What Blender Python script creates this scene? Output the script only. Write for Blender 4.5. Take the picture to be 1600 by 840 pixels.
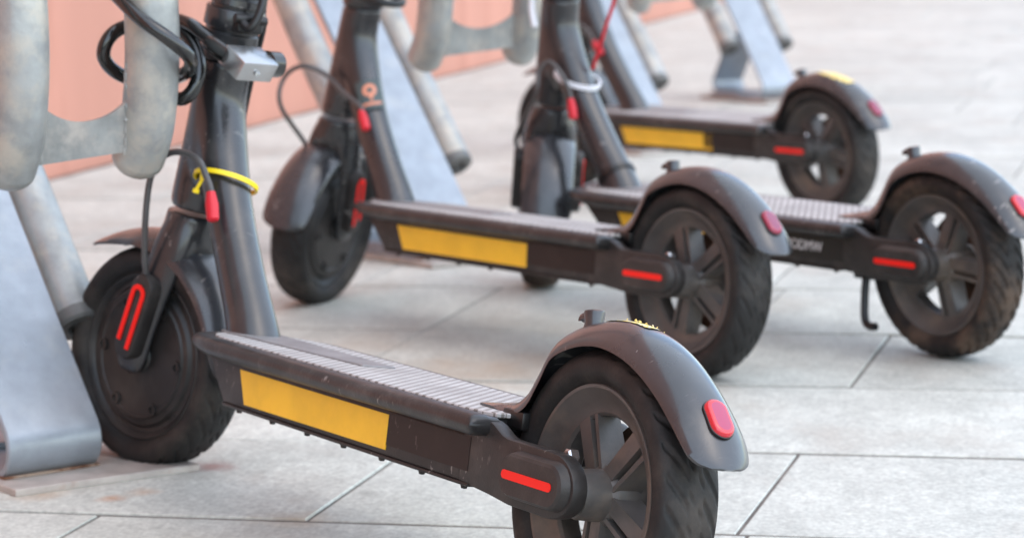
import bpy, bmesh, math, random
from mathutils import Vector, Matrix
random.seed(7)
for o in list(bpy.data.objects): bpy.data.objects.remove(o)
S = bpy.context.scene
COL = S.collection
rad = math.radians

# ------------------------------------------------------------------ camera
cd = bpy.data.cameras.new('camera')
cam = bpy.data.objects.new('camera', cd); COL.objects.link(cam)
right = Vector((0.99963319, -0.00360162, -0.02684252))
down = Vector((-0.02708307, -0.13293548, -0.99075459))
fwd = Vector((0.0, 0.99111815, -0.13298426))
cam.matrix_world = Matrix(((right.x, -down.x, -fwd.x, 0), (right.y, -down.y, -fwd.y, 0), (right.z, -down.z, -fwd.z, 0.5484), (0, 0, 0, 1)))
cd.sensor_width = 36; cd.lens = 4473.4/1600*36
cd.clip_start = 0.05; cd.clip_end = 400
cd.dof.use_dof = True; cd.dof.focus_distance = 2.10; cd.dof.aperture_fstop = 9.8
cd.dof.aperture_blades = 7
S.camera = cam

# ------------------------------------------------------------------ sky and sun (soft daylight)
W = bpy.data.worlds.new('World'); S.world = W; W.use_nodes = True
nt = W.node_tree
sky = nt.nodes.new('ShaderNodeTexSky'); sky.sky_type = 'NISHITA'; sky.sun_disc = False
SUN_EL, SUN_AZ = rad(58), rad(125)          # azimuth clockwise from +Y
sky.sun_elevation = SUN_EL; sky.sun_rotation = SUN_AZ
sky.air_density = 1.0; sky.dust_density = 1.0; sky.ozone_density = 1.0
hs = nt.nodes.new('ShaderNodeHueSaturation'); hs.inputs['Saturation'].default_value = 1.1
nt.links.new(sky.outputs[0], hs.inputs['Color'])
bg = nt.nodes['Background']; bg.inputs['Strength'].default_value = 0.15
cl = nt.nodes.new('ShaderNodeMix'); cl.data_type = 'RGBA'; cl.inputs[0].default_value = 0.3      # even pale tone added to the sky to lift low-angle fill
cl.inputs[7].default_value = (3.4, 3.8, 4.0, 1)
nt.links.new(hs.outputs[0], cl.inputs[6]); nt.links.new(cl.outputs[2], bg.inputs['Color'])
sl = bpy.data.lights.new('sun', 'SUN'); sl.energy = 0.6; sl.angle = rad(140); sl.color = (1, 0.92, 0.66)
sun = bpy.data.objects.new('sun', sl); COL.objects.link(sun)
sdir = Vector((math.sin(SUN_AZ)*math.cos(SUN_EL), math.cos(SUN_AZ)*math.cos(SUN_EL), math.sin(SUN_EL)))
sun.rotation_euler = sdir.to_track_quat('Z', 'Y').to_euler(); sun.location = (3, -3, 6)
S.view_settings.view_transform = 'Standard'; S.view_settings.look = 'None'
S.view_settings.gamma = 1; S.view_settings.exposure = 1.72
S.render.engine = 'CYCLES'
S.cycles.use_denoising = True

# ------------------------------------------------------------------ materials
def mat(name, col, rough=0.5, metal=0.0, var=0.0, vscale=30, col2=None, mask=(0.5, 0.7), mscale=12, bump=0.0, bscale=200,
        scratch=0.0, coat=0.0, stretch=(1, 1, 1), spec=0.5, rvar=0.0):
    m = bpy.data.materials.new(name); m.use_nodes = True
    n = m.node_tree; L = n.links; b = n.nodes['Principled BSDF']
    b.inputs['Base Color'].default_value = (*col, 1); b.inputs['Roughness'].default_value = rough
    b.inputs['Metallic'].default_value = metal; b.inputs['Specular IOR Level'].default_value = spec
    if coat: b.inputs['Coat Weight'].default_value = coat; b.inputs['Coat Roughness'].default_value = 0.15
    tc = n.nodes.new('ShaderNodeTexCoord'); mp = n.nodes.new('ShaderNodeMapping'); oi = n.nodes.new('ShaderNodeObjectInfo')
    mul = n.nodes.new('ShaderNodeMath'); mul.operation = 'MULTIPLY'; mul.inputs[1].default_value = 9.0
    L.new(oi.outputs['Random'], mul.inputs[0]); L.new(mul.outputs[0], mp.inputs['Location'])
    mp.inputs['Scale'].default_value = stretch
    L.new(tc.outputs['Object'], mp.inputs['Vector'])
    cur = None
    def noise(sc, det=6, rgh=0.6):
        t = n.nodes.new('ShaderNodeTexNoise'); t.inputs['Scale'].default_value = sc; t.inputs['Detail'].default_value = det
        t.inputs['Roughness'].default_value = rgh; L.new(mp.outputs[0], t.inputs['Vector']); return t
    def mix(fac, a, bb, mode='MIX'):
        x = n.nodes.new('ShaderNodeMix'); x.data_type = 'RGBA'; x.blend_type = mode
        for sock, v in ((x.inputs[0], fac), (x.inputs[6], a), (x.inputs[7], bb)):
            if hasattr(v, 'is_output'): L.new(v, sock)
            elif isinstance(v, tuple): sock.default_value = (*v, 1)
            else: sock.default_value = v
        return x.outputs[2]
    def ramp(s, lo, hi):
        r = n.nodes.new('ShaderNodeMapRange'); r.interpolation_type = 'SMOOTHSTEP'
        r.inputs[1].default_value = lo; r.inputs[2].default_value = hi; L.new(s, r.inputs[0]); return r.outputs[0]
    c = col
    if var:
        t = noise(vscale); k = ramp(t.outputs[0], 0.3, 0.7)
        c = mix(k, tuple(v*(1-var) for v in col), tuple(min(1, v*(1+var)) for v in col))
    if col2:
        t = noise(mscale, 8, 0.65); k = ramp(t.outputs[0], *mask); c = mix(k, c, col2)
    if scratch:
        mp2 = n.nodes.new('ShaderNodeMapping'); mp2.inputs['Rotation'].default_value = (0.5, 0.9, 0.4); mp2.inputs['Scale'].default_value = (1, 0.10, 0.45); L.new(mp.outputs[0], mp2.inputs['Vector'])
        t = noise(230, 2, 0.5); L.new(mp2.outputs[0], t.inputs['Vector']); t2 = noise(11, 4, 0.6)
        k = ramp(t.outputs[0], 0.64, 0.70); k2 = ramp(t2.outputs[0], 0.5, 0.62)
        mm = n.nodes.new('ShaderNodeMath'); mm.operation = 'MULTIPLY'; L.new(k, mm.inputs[0]); L.new(k2, mm.inputs[1])
        m3 = n.nodes.new('ShaderNodeMath'); m3.operation = 'MULTIPLY'; L.new(mm.outputs[0], m3.inputs[0]); m3.inputs[1].default_value = scratch
        c = mix(m3.outputs[0], c, (0.32, 0.29, 0.27))
    if not isinstance(c, tuple): L.new(c, b.inputs['Base Color'])
    if rvar:
        t = noise(vscale*0.7); r = n.nodes.new('ShaderNodeMapRange'); r.inputs[1].default_value = 0.3; r.inputs[2].default_value = 0.7
        r.inputs[3].default_value = max(0.02, rough-rvar); r.inputs[4].default_value = min(1, rough+rvar)
        L.new(t.outputs[0], r.inputs[0]); L.new(r.outputs[0], b.inputs['Roughness'])
    if bump:
        t = noise(bscale, 4); bu = n.nodes.new('ShaderNodeBump'); bu.inputs['Strength'].default_value = bump; bu.inputs['Distance'].default_value = 0.002
        L.new(t.outputs[0], bu.inputs['Height']); L.new(bu.outputs[0], b.inputs['Normal'])
    return m

DUST = (0.115, 0.095, 0.082)
M_paint = mat('dark_paint', (0.0155, 0.0158, 0.0178), 0.30, var=0.25, vscale=14, col2=(0.050, 0.045, 0.042), mask=(0.48, 0.88), mscale=22, bump=0.05, bscale=500, scratch=0.45, rvar=0.08, coat=0.55)
M_deck = mat('deck_paint', (0.0205, 0.0180, 0.0172), 0.48, var=0.25, vscale=20, col2=(0.058, 0.050, 0.045), mask=(0.42, 0.8), mscale=25, bump=0.1, bscale=500, scratch=0.6, spec=0.4)
M_fend = mat('fender_plastic', (0.025, 0.0262, 0.030), 0.29, var=0.25, vscale=14, col2=(0.064, 0.061, 0.058), mask=(0.48, 0.88), mscale=18, bump=0.05, bscale=400, scratch=0.7, rvar=0.08, coat=0.65)
M_black = mat('black_plastic', (0.007, 0.0068, 0.007), 0.35, var=0.2, rvar=0.08)
M_trim = mat('trim_rubber', (0.0185, 0.0172, 0.0175), 0.38, var=0.3, vscale=25, col2=(0.095, 0.086, 0.080), mask=(0.48, 0.85), mscale=40, bump=0.12, bscale=300, scratch=0.8)
M_pad = mat('pad_rubber', (0.20, 0.19, 0.19), 0.5, var=0.2, vscale=25, col2=(0.27, 0.255, 0.245), mask=(0.48, 0.8), mscale=40)
M_tyre = mat('tyre_rubber', (0.0125, 0.0115, 0.0112), 0.6, var=0.3, vscale=40, col2=(0.060, 0.049, 0.041), mask=(0.46, 0.76), mscale=16, bump=0.2, bscale=300, spec=0.35)
M_mud = mat('muddy_tyre_rubber', (0.014, 0.0122, 0.0115), 0.65, var=0.3, vscale=40, col2=(0.10, 0.066, 0.046), mask=(0.42, 0.68), mscale=14, bump=0.2, bscale=300, spec=0.3)
M_rim = mat('dusty_rim', (0.078, 0.070, 0.065), 0.42, var=0.25, vscale=25, col2=(0.150, 0.115, 0.090), mask=(0.44, 0.74), mscale=18, bump=0.06, bscale=400)
M_motor = mat('motor_cover', (0.0105, 0.0098, 0.0097), 0.45, var=0.3, vscale=25, col2=(0.040, 0.034, 0.030), mask=(0.42, 0.78), mscale=20, bump=0.06)
M_disc = mat('rusty_disc', (0.10, 0.045, 0.022), 0.5, metal=0.3, var=0.3, vscale=40)
M_yellow = mat('yellow_sticker', (0.93, 0.55, 0.022), 0.4, var=0.08, vscale=18, col2=(0.66, 0.32, 0.02), mask=(0.55, 0.9), mscale=9, bump=0.06, bscale=60)
M_panel = mat('brown_panel', (0.009, 0.0045, 0.004), 0.5, var=0.15, vscale=14, col2=(0.03, 0.019, 0.016), mask=(0.5, 0.85), mscale=20, scratch=0.3, spec=0.4)
M_pblack = mat('black_panel', (0.005, 0.005, 0.005), 0.4)
M_red = mat('red_reflector', (0.90, 0.012, 0.006), 0.35, spec=0.3)
M_lamp = mat('tail_lamp_red', (0.55, 0.006, 0.02), 0.12, coat=0.8)
M_lampd = mat('dull_lamp', (0.27, 0.012, 0.045), 0.2, coat=0.6)
M_lampdc = mat('dull_lamp_core', (0.20, 0.016, 0.065), 0.2, coat=0.7)
M_lampc = mat('tail_lamp_core', (0.34, 0.010, 0.07), 0.16, coat=0.8)
M_plug = mat('red_silicone', (0.55, 0.008, 0.02), 0.45)
M_cable = mat('grey_cable', (0.070, 0.066, 0.065), 0.45, var=0.15)
M_ytie = mat('yellow_plastic', (0.90, 0.66, 0.01), 0.35)
M_wtie = mat('white_plastic', (0.80, 0.80, 0.84), 0.4)
M_galv = mat('galvanised_steel', (0.30, 0.335, 0.375), 0.38, metal=0.5, var=0.09, vscale=34, col2=(0.385, 0.395, 0.40), mask=(0.5, 0.8), mscale=16, bump=0.15, bscale=60, rvar=0.12)
M_tube = mat('weathered_steel_tube', (0.315, 0.325, 0.318), 0.42, metal=0.35, var=0.2, vscale=26, col2=(0.45, 0.415, 0.36), mask=(0.42, 0.66), mscale=24, bump=0.4, bscale=60, rvar=0.12, scratch=0.35)
M_hook = mat('worn_galvanised_steel', (0.27, 0.275, 0.265), 0.5, metal=0.3, var=0.2, vscale=30, col2=(0.43, 0.39, 0.35), mask=(0.42, 0.7), mscale=26, bump=0.3, bscale=60, rvar=0.1)
M_cap = mat('tube_end_metal', (0.13, 0.13, 0.125), 0.5, metal=0.3, var=0.2, vscale=60)
M_rust = mat('rusty_steel_plate', (0.40, 0.36, 0.325), 0.6, metal=0.1, var=0.15, vscale=30, col2=(0.27, 0.12, 0.05), mask=(0.58, 0.78), mscale=14, bump=0.2)
M_rust2 = mat('rust', (0.16, 0.065, 0.03), 0.8, var=0.3, vscale=60, col2=(0.33, 0.24, 0.18), mask=(0.45, 0.6), mscale=30)
M_lock = mat('lock_metal', (0.45, 0.455, 0.46), 0.26, metal=0.9, var=0.06)
M_chrome = mat('bright_metal', (0.7, 0.7, 0.7), 0.25, metal=1.0)
M_vinyl = mat('lock_cable_vinyl', (0.007, 0.0075, 0.0075), 0.16, coat=0.5)
M_white = mat('white_print', (0.9, 0.9, 0.92), 0.5)
M_orange = mat('orange_print', (0.62, 0.23, 0.13), 0.5, var=0.2, col2=(0.35, 0.22, 0.2), mask=(0.5, 0.7), mscale=90)
M_teal = mat('emblem_label', (0.045, 0.065, 0.065), 0.5, var=0.2)
M_torn = mat('torn_paper', (0.80, 0.60, 0.18), 0.8, var=0.15, vscale=200, col2=(0.85, 0.80, 0.62), mask=(0.5, 0.62), mscale=150)
M_grip = mat('grip_rubber', (0.02, 0.02, 0.02), 0.7)

# dotted grip mat of the deck: rows of little dark pits in dusty grey silicone
def mat_grip():
    m = bpy.data.materials.new('dusty_grip_silicone'); m.use_nodes = True
    n = m.node_tree; L = n.links; b = n.nodes['Principled BSDF']; b.inputs['Roughness'].default_value = 0.6
    tc = n.nodes.new('ShaderNodeTexCoord'); sp = n.nodes.new('ShaderNodeSeparateXYZ'); L.new(tc.outputs['Object'], sp.inputs[0])
    def math_(op, a, bb=None, cc=None):
        x = n.nodes.new('ShaderNodeMath'); x.operation = op
        for i, v in enumerate((a, bb, cc)):
            if v is None: continue
            if hasattr(v, 'is_output'): L.new(v, x.inputs[i])
            else: x.inputs[i].default_value = v
        return x.outputs[0]
    x, y = sp.outputs[0], sp.outputs[1]
    s = math_('DIVIDE', math_('MULTIPLY_ADD', y, 1.05, x), 0.0112)
    t = math_('DIVIDE', math_('MULTIPLY_ADD', x, -0.25, y), 0.0040)
    fs = math_('ABSOLUTE', math_('SUBTRACT', math_('FRACT', s), 0.5))
    ft = math_('ABSOLUTE', math_('SUBTRACT', math_('FRACT', t), 0.5))
    a = math_('LESS_THAN', fs, 0.24); c = math_('LESS_THAN', ft, 0.36)
    k = math_('MULTIPLY', a, c)
    nz = n.nodes.new('ShaderNodeTexNoise'); nz.inputs['Scale'].default_value = 30; nz.inputs['Detail'].default_value = 6
    L.new(tc.outputs['Object'], nz.inputs['Vector'])
    r = n.nodes.new('ShaderNodeValToRGB'); e = r.color_ramp.elements
    e[0].position = 0.3; e[0].color = (0.36, 0.345, 0.335, 1); e[1].position = 0.7; e[1].color = (0.52, 0.505, 0.49, 1)
    L.new(nz.outputs[0], r.inputs[0])
    mx = n.nodes.new('ShaderNodeMix'); mx.data_type = 'RGBA'; L.new(k, mx.inputs[0]); L.new(r.outputs[0], mx.inputs[6]); mx.inputs[7].default_value = (0.19, 0.17, 0.155, 1)
    L.new(mx.outputs[2], b.inputs['Base Color'])
    bu = n.nodes.new('ShaderNodeBump'); bu.invert = True; bu.inputs['Strength'].default_value = 0.25; bu.inputs['Distance'].default_value = 0.0006
    L.new(k, bu.inputs['Height']); L.new(bu.outputs[0], b.inputs['Normal'])
    return m
M_mat = mat_grip()

# ------------------------------------------------------------------ mesh helpers
def cr(pts, n=8):
    """Catmull-Rom through tuples of any length"""
    P = [tuple(p) for p in pts]; out = []
    for i in range(len(P)-1):
        a = P[max(i-1, 0)]; b = P[i]; c = P[i+1]; d = P[min(i+2, len(P)-1)]
        for k in range(n):
            t = k/n
            out.append(tuple(0.5*((2*b[j])+(-a[j]+c[j])*t+(2*a[j]-5*b[j]+4*c[j]-d[j])*t*t+(-a[j]+3*b[j]-3*c[j]+d[j])*t**3) for j in range(len(b))))
    out.append(P[-1]); return out

class B:
    def __init__(s): s.bm = bmesh.new()
    def face(s, vs):
        try: return s.bm.faces.new(vs)
        except ValueError: return None
    def grid(s, rows, closed_u=False, closed_v=False):
        R = [[s.bm.verts.new(p) for p in r] for r in rows]
        nu, nv = len(R), len(R[0])
        for i in range(nu if closed_u else nu-1):
            for j in range(nv if closed_v else nv-1):
                s.face((R[i][j], R[(i+1) % nu][j], R[(i+1) % nu][(j+1) % nv], R[i][(j+1) % nv]))
        return R
    def prism(s, prof, a0, a1, axis='y', bev=0.0, seg=2):
        """polygon extruded along an axis (prof: xz for y, xy for z, yz for x)"""
        def mk(p, a): return {'y': (p[0], a, p[1]), 'z': (p[0], p[1], a), 'x': (a, p[0], p[1])}[axis]
        A = [s.bm.verts.new(mk(p, a0)) for p in prof]; C = [s.bm.verts.new(mk(p, a1)) for p in prof]
        fs = [s.face(A), s.face(list(reversed(C)))]
        n = len(prof)
        for i in range(n): fs.append(s.face((A[i], C[i], C[(i+1) % n], A[(i+1) % n])))
        fs = [f for f in fs if f]
        bmesh.ops.recalc_face_normals(s.bm, faces=fs)
        if bev:
            es = set(e for f in fs[:2] for e in f.edges)
            bmesh.ops.bevel(s.bm, geom=list(es), offset=bev, segments=seg, affect='EDGES', profile=0.5)
    def box(s, c, size, bev=0.0, M=None, seg=2):
        r = bmesh.ops.create_cube(s.bm, size=1.0); vs = r['verts']
        for v in vs: v.co = Vector((v.co.x*size[0], v.co.y*size[1], v.co.z*size[2]))
        if bev:
            es = list(set(e for v in vs for e in v.link_edges))
            rr = bmesh.ops.bevel(s.bm, geom=es, offset=bev, segments=seg, affect='EDGES', profile=0.5)
            vs = list(set(v for f in rr['faces'] for v in f.verts) | set(v for v in vs if v.is_valid))
        T = Matrix.Translation(c) @ (M if M else Matrix())
        for v in vs: v.co = T @ v.co
    def tube(s, pts, r, seg=16, cap=True, round_end=False, flat=1.0, ref=None):
        """sweep; r number or list; flat scales the second section axis"""
        P = [Vector(p[:3]) for p in pts]; n = len(P)
        Rr = r if isinstance(r, (list, tuple)) else [r]*n
        T = [((P[min(i+1, n-1)]-P[max(i-1, 0)]).normalized()) for i in range(n)]
        up = Vector(ref) if ref else (Vector((0, 0, 1)) if abs(T[0].z) < 0.9 else Vector((0, 1, 0)))
        rows = []; N = (up-T[0]*up.dot(T[0])).normalized()
        if round_end:
            P2, R2, T2 = [], [], []
            for k in range(5):
                a = k/5*math.pi/2; P2.append(P[0]-T[0]*Rr[0]*math.cos(a)); R2.append(max(1e-4, Rr[0]*math.sin(a))); T2.append(T[0])
            P2 += P; R2 += list(Rr); T2 += T
            for k in range(4, -1, -1):
                a = k/5*math.pi/2; P2.append(P[-1]+T[-1]*Rr[-1]*math.cos(a)); R2.append(max(1e-4, Rr[-1]*math.sin(a))); T2.append(T[-1])
            P, Rr, T = P2, R2, T2
        for i in range(len(P)):
            N = (N-T[i]*N.dot(T[i])).normalized(); Bn = T[i].cross(N)
            fl = flat[min(i, len(flat)-1)] if isinstance(flat, (list, tuple)) else flat
            rows.append([P[i]+N*(Rr[i]*math.cos(2*math.pi*k/seg))+Bn*(Rr[i]*fl*math.sin(2*math.pi*k/seg)) for k in range(seg)])
        R = s.grid(rows, closed_v=True)
        if cap: s.face(list(reversed(R[0]))); s.face(R[-1])
    def lathe(s, prof, seg=64, axis='y', c=(0, 0, 0), closed=False):
        """prof: (radius, height along axis)"""
        rows = []
        for k in range(seg):
            a = 2*math.pi*k/seg; ca, sa = math.cos(a), math.sin(a)
            row = []
            for r, h in prof:
                p = {'y': (r*ca, h, r*sa), 'z': (r*ca, r*sa, h), 'x': (h, r*ca, r*sa)}[axis]
                row.append(Vector(p)+Vector(c))
            rows.append(row)
        s.grid(rows, closed_u=True, closed_v=closed)
    def disc(s, c, nrm, r, seg=20):
        q = Vector(nrm).normalized().to_track_quat('Z', 'Y')
        s.face([s.bm.verts.new(Vector(c)+q @ Vector((r*math.cos(2*math.pi*k/seg), r*math.sin(2*math.pi*k/seg), 0))) for k in range(seg)])
    def xf(s, M):
        for v in s.bm.verts: v.co = M @ v.co
        return s
    def mesh(s, name, material, sharp=35, smooth=True, recalc=True):
        bmesh.ops.remove_doubles(s.bm, verts=s.bm.verts, dist=1e-6)
        if recalc: bmesh.ops.recalc_face_normals(s.bm, faces=s.bm.faces)
        me = bpy.data.meshes.new(name); s.bm.to_mesh(me); s.bm.free()
        for m in (material if isinstance(material, (list, tuple)) else [material]): me.materials.append(m)
        if smooth:
            me.shade_smooth(); me.set_sharp_from_angle(angle=rad(sharp))
        return me

def evaluated(me, mods):
    """bake modifiers into a new mesh"""
    o = bpy.data.objects.new('bake', me); COL.objects.link(o)
    for t, kw in mods:
        md = o.modifiers.new(t, t)
        for k, v in kw.items(): setattr(md, k, v)
    dg = bpy.context.evaluated_depsgraph_get(); dg.update()
    r = bpy.data.meshes.new_from_object(o.evaluated_get(dg)); r.name = me.name
    bpy.data.objects.remove(o); bpy.data.meshes.remove(me)
    return r
def blend(me, vox=0.003, it=8):
    m0 = me.materials[0]
    r = evaluated(me, [('REMESH', dict(mode='VOXEL', voxel_size=vox)), ('SMOOTH', dict(factor=0.5, iterations=it))])
    r.materials.clear(); r.materials.append(m0); r.shade_smooth(); return r

def new(name, me, parent=None, M=None):
    o = bpy.data.objects.new(name, me); COL.objects.link(o)
    if parent is not None: o.parent = parent
    if M is not None: o.matrix_basis = M
    return o
def tag(o, label=None, cat=None, group=None, kind=None):
    if label: o['label'] = label
    if cat: o['category'] = cat
    if group: o['group'] = group
    if kind: o['kind'] = kind
    return o

# ------------------------------------------------------------------ setting: ground, paving, wall
PHI = 0.25515
D1 = Vector((math.sin(PHI), math.cos(PHI), 0)); D2 = Vector((math.cos(PHI), -math.sin(PHI), 0))
def ab(a, b, z=0.0): return D1*a+D2*b+Vector((0, 0, z))

def stone():
    m = bpy.data.materials.new('pale_granite'); m.use_nodes = True
    n = m.node_tree; L = n.links; b = n.nodes['Principled BSDF']
    b.inputs['Roughness'].default_value = 0.62; b.inputs['Specular IOR Level'].default_value = 0.45
    at = n.nodes.new('ShaderNodeAttribute'); at.attribute_name = 'tint'
    tc = n.nodes.new('ShaderNodeTexCoord'); mp = n.nodes.new('ShaderNodeMapping')
    mp.inputs['Rotation'].default_value = (0, 0, PHI); mp.inputs['Scale'].default_value = (1, 0.6, 1)
    L.new(tc.outputs['Object'], mp.inputs['Vector'])
    def noise(sc, det, v): 
        t = n.nodes.new('ShaderNodeTexNoise'); t.inputs['Scale'].default_value = sc; t.inputs['Detail'].default_value = det; t.inputs['Roughness'].default_value = 0.65
        L.new(v, t.inputs['Vector']); return t.outputs[0]
    def rng(v, a, bb, c, d):
        r = n.nodes.new('ShaderNodeMapRange'); r.inputs[1].default_value = a; r.inputs[2].default_value = bb; r.inputs[3].default_value = c; r.inputs[4].default_value = d
        L.new(v, r.inputs[0]); return r.outputs[0]
    def mul(a, bb):
        x = n.nodes.new('ShaderNodeMath'); x.operation = 'MULTIPLY'
        for i, v in enumerate((a, bb)):
            if hasattr(v, 'is_output'): L.new(v, x.inputs[i])
            else: x.inputs[i].default_value = v
        return x.outputs[0]
    g = mul(rng(noise(14, 8, mp.outputs[0]), 0.3, 0.7, 0.86, 1.10), rng(noise(4.5, 6, mp.outputs[0]), 0.32, 0.68, 0.88, 1.08))
    g = mul(g, rng(noise(190, 3, mp.outputs[0]), 0.3, 0.7, 0.80, 1.17))
    g = mul(g, rng(noise(60, 5, mp.outputs[0]), 0.3, 0.7, 0.86, 1.10))
    g = mul(g, at.outputs['Fac'])
    col = n.nodes.new('ShaderNodeMix'); col.data_type = 'RGBA'; col.blend_type = 'MULTIPLY'; col.inputs[0].default_value = 1
    col.inputs[6].default_value = (0.535, 0.545, 0.492, 1)
    cb = n.nodes.new('ShaderNodeCombineColor'); [L.new(g, cb.inputs[i]) for i in range(3)]
    L.new(cb.outputs[0], col.inputs[7]); cur = col.outputs[2]
    # dirt, tinted warm
    dk = n.nodes.new('ShaderNodeMix'); dk.data_type = 'RGBA'; L.new(cur, dk.inputs[6]); dk.inputs[7].default_value = (0.40, 0.355, 0.30, 1)
    L.new(rng(noise(5.5, 7, mp.outputs[0]), 0.52, 0.74, 0.0, 0.65), dk.inputs[0]); cur = dk.outputs[2]
    # stains left by rust and spilt paint
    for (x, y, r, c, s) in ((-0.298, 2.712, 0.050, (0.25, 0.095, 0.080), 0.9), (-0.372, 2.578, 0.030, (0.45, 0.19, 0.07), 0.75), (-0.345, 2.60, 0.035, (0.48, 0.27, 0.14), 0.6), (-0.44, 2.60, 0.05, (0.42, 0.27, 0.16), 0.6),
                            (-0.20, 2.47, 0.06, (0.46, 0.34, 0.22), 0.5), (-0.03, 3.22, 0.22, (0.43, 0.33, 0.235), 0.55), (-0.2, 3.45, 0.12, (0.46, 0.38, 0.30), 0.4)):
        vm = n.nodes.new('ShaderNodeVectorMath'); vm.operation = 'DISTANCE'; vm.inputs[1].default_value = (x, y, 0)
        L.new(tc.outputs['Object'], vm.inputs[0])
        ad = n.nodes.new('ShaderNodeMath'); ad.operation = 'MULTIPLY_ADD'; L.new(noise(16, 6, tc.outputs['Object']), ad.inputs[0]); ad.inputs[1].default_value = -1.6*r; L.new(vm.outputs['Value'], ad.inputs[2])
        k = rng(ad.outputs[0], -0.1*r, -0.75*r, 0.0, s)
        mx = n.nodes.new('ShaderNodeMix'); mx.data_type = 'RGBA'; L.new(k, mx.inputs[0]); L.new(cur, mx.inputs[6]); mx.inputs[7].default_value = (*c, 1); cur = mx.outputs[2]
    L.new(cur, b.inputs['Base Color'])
    bu = n.nodes.new('ShaderNodeBump'); bu.inputs['Strength'].default_value = 0.25; bu.inputs['Distance'].default_value = 0.002
    L.new(noise(90, 6, mp.outputs[0]), bu.inputs['Height']); L.new(bu.outputs[0], b.inputs['Normal'])
    return m
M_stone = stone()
M_grout = mat('joint_sand', (0.14, 0.125, 0.108), 0.9, var=0.4, vscale=12)
M_wall = mat('salmon_render', (0.54, 0.248, 0.178), 0.75, var=0.07, vscale=3, col2=(0.46, 0.195, 0.135), mask=(0.52, 0.72), mscale=5, bump=0.1, bscale=60, stretch=(1, 1, 0.12))

bm = bmesh.new()
for p in ((-80, -80), (80, -80), (80, 80), (-80, 80)): bm.verts.new((p[0], p[1], -0.0016))
bm.faces.new(bm.verts[:]) if not hasattr(bm.verts, 'ensure_lookup_table') else (bm.verts.ensure_lookup_table(), bm.faces.new(bm.verts[:]))
me = bpy.data.meshes.new('ground'); bm.to_mesh(me); bm.free(); me.materials.append(M_grout)
tag(new('ground', me), kind='structure')

rows_a = [2.337, 2.684, 3.045, 3.403, 3.775]
while rows_a[0] > 0.4: rows_a.insert(0, rows_a[0]-0.359)
while rows_a[-1] < 56: rows_a.append(rows_a[-1]+0.359)
known = {2.337: [-0.803, -0.42], 1.978: [-0.996, -0.41], 2.684: [-0.73, -0.15], 3.045: [-1.0, -0.42], 3.403: [-1.0, -0.606]}
bm = bmesh.new(); tl = bm.faces.layers.float.new('tint'); GAP, BV = 0.0018, 0.0009
for i in range(len(rows_a)-1):
    a0, a1 = rows_a[i], rows_a[i+1]
    ks = next((list(v) for k, v in known.items() if abs(k-a0) < 0.02), None)
    if ks is None: st = random.uniform(-0.55, -0.05); ks = [st-0.58, st]
    while ks[0] > -2.27: ks.insert(0, ks[0]-0.58)
    ks[0] = -2.27
    while ks[-1] < 26.0: ks.append(ks[-1]+0.58)
    for j in range(len(ks)-1):
        b0, b1 = ks[j], ks[j+1]; zz = random.uniform(-0.0008, 0.0008); t = random.uniform(0.92, 1.06)
        GA = 0.0046
        out = [(a0+GA, b0+GAP), (a0+GA, b1-GAP), (a1-GA, b1-GAP), (a1-GA, b0+GAP)]
        inn = [(a0+GA+BV, b0+GAP+BV), (a0+GA+BV, b1-GAP-BV), (a1-GA-BV, b1-GAP-BV), (a1-GA-BV, b0+GAP+BV)]
        lo = [bm.verts.new(ab(*p, -0.006)) for p in out]; mi = [bm.verts.new(ab(*p, zz-0.0008)) for p in out]; hi = [bm.verts.new(ab(*p, zz)) for p in inn]
        fs = [bm.faces.new(hi)]
        for k in range(4):
            fs.append(bm.faces.new((mi[k], mi[(k+1) % 4], hi[(k+1) % 4], hi[k]))); fs.append(bm.faces.new((lo[k], lo[(k+1) % 4], mi[(k+1) % 4], mi[k])))
        for f in fs: f[tl] = t
bmesh.ops.recalc_face_normals(bm, faces=bm.faces)
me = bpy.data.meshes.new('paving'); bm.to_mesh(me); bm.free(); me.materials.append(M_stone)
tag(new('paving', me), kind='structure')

bb = B()
WT = [Vector((-2.05, 0.8, 0)), ]
def wallquad(b0, b1, a0, a1, z0, z1):
    vs = [bb.bm.verts.new(ab(a, b, z)) for z in (z0, z1) for a, b in ((a0, b0), (a0, b1), (a1, b1), (a1, b0))]
    for f in ((0, 1, 2, 3), (7, 6, 5, 4), (0, 4, 5, 1), (1, 5, 6, 2), (2, 6, 7, 3), (3, 7, 4, 0)): bb.face([vs[i] for i in f])
wallquad(-2.55, -2.285, -7.0, 56.0, 0.0, 6.0)
w = new('pink_wall', bb.mesh('pink_wall', M_wall, smooth=False))
tag(w, 'salmon pink rendered wall running behind the bike racks', 'wall')

# ------------------------------------------------------------------ bike racks
def strip_mesh(path, width, th, name, m):
    """flat bar bent along a path in (u,z), width along v"""
    b = B(); P = [Vector((p[0], 0, p[1])) for p in path]; n = len(P); rows = []
    for i in range(n):
        t = (P[min(i+1, n-1)]-P[max(i-1, 0)]).normalized(); nr = Vector((-t.z, 0, t.x)); h = width/2; e = 0.0015
        prof = [(-h, -th/2+e), (-h+e, -th/2), (h-e, -th/2), (h, -th/2+e), (h, th/2-e), (h-e, th/2), (-h+e, th/2), (-h, th/2-e)]
        rows.append([P[i]+nr*q+Vector((0, v, 0)) for v, q in prof])
    R = b.grid(rows, closed_v=True); b.face(list(reversed(R[0]))); b.face(R[-1])
    return b.mesh(name, m, sharp=40)
def arc(cx, cz, r, a0, a1, n=8): return [(cx+r*math.cos(rad(a0+(a1-a0)*k/n)), cz+r*math.sin(rad(a0+(a1-a0)*k/n))) for k in range(n+1)]
lean_dir = Vector((0.63, 0, 0.777)).normalized()
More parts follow.
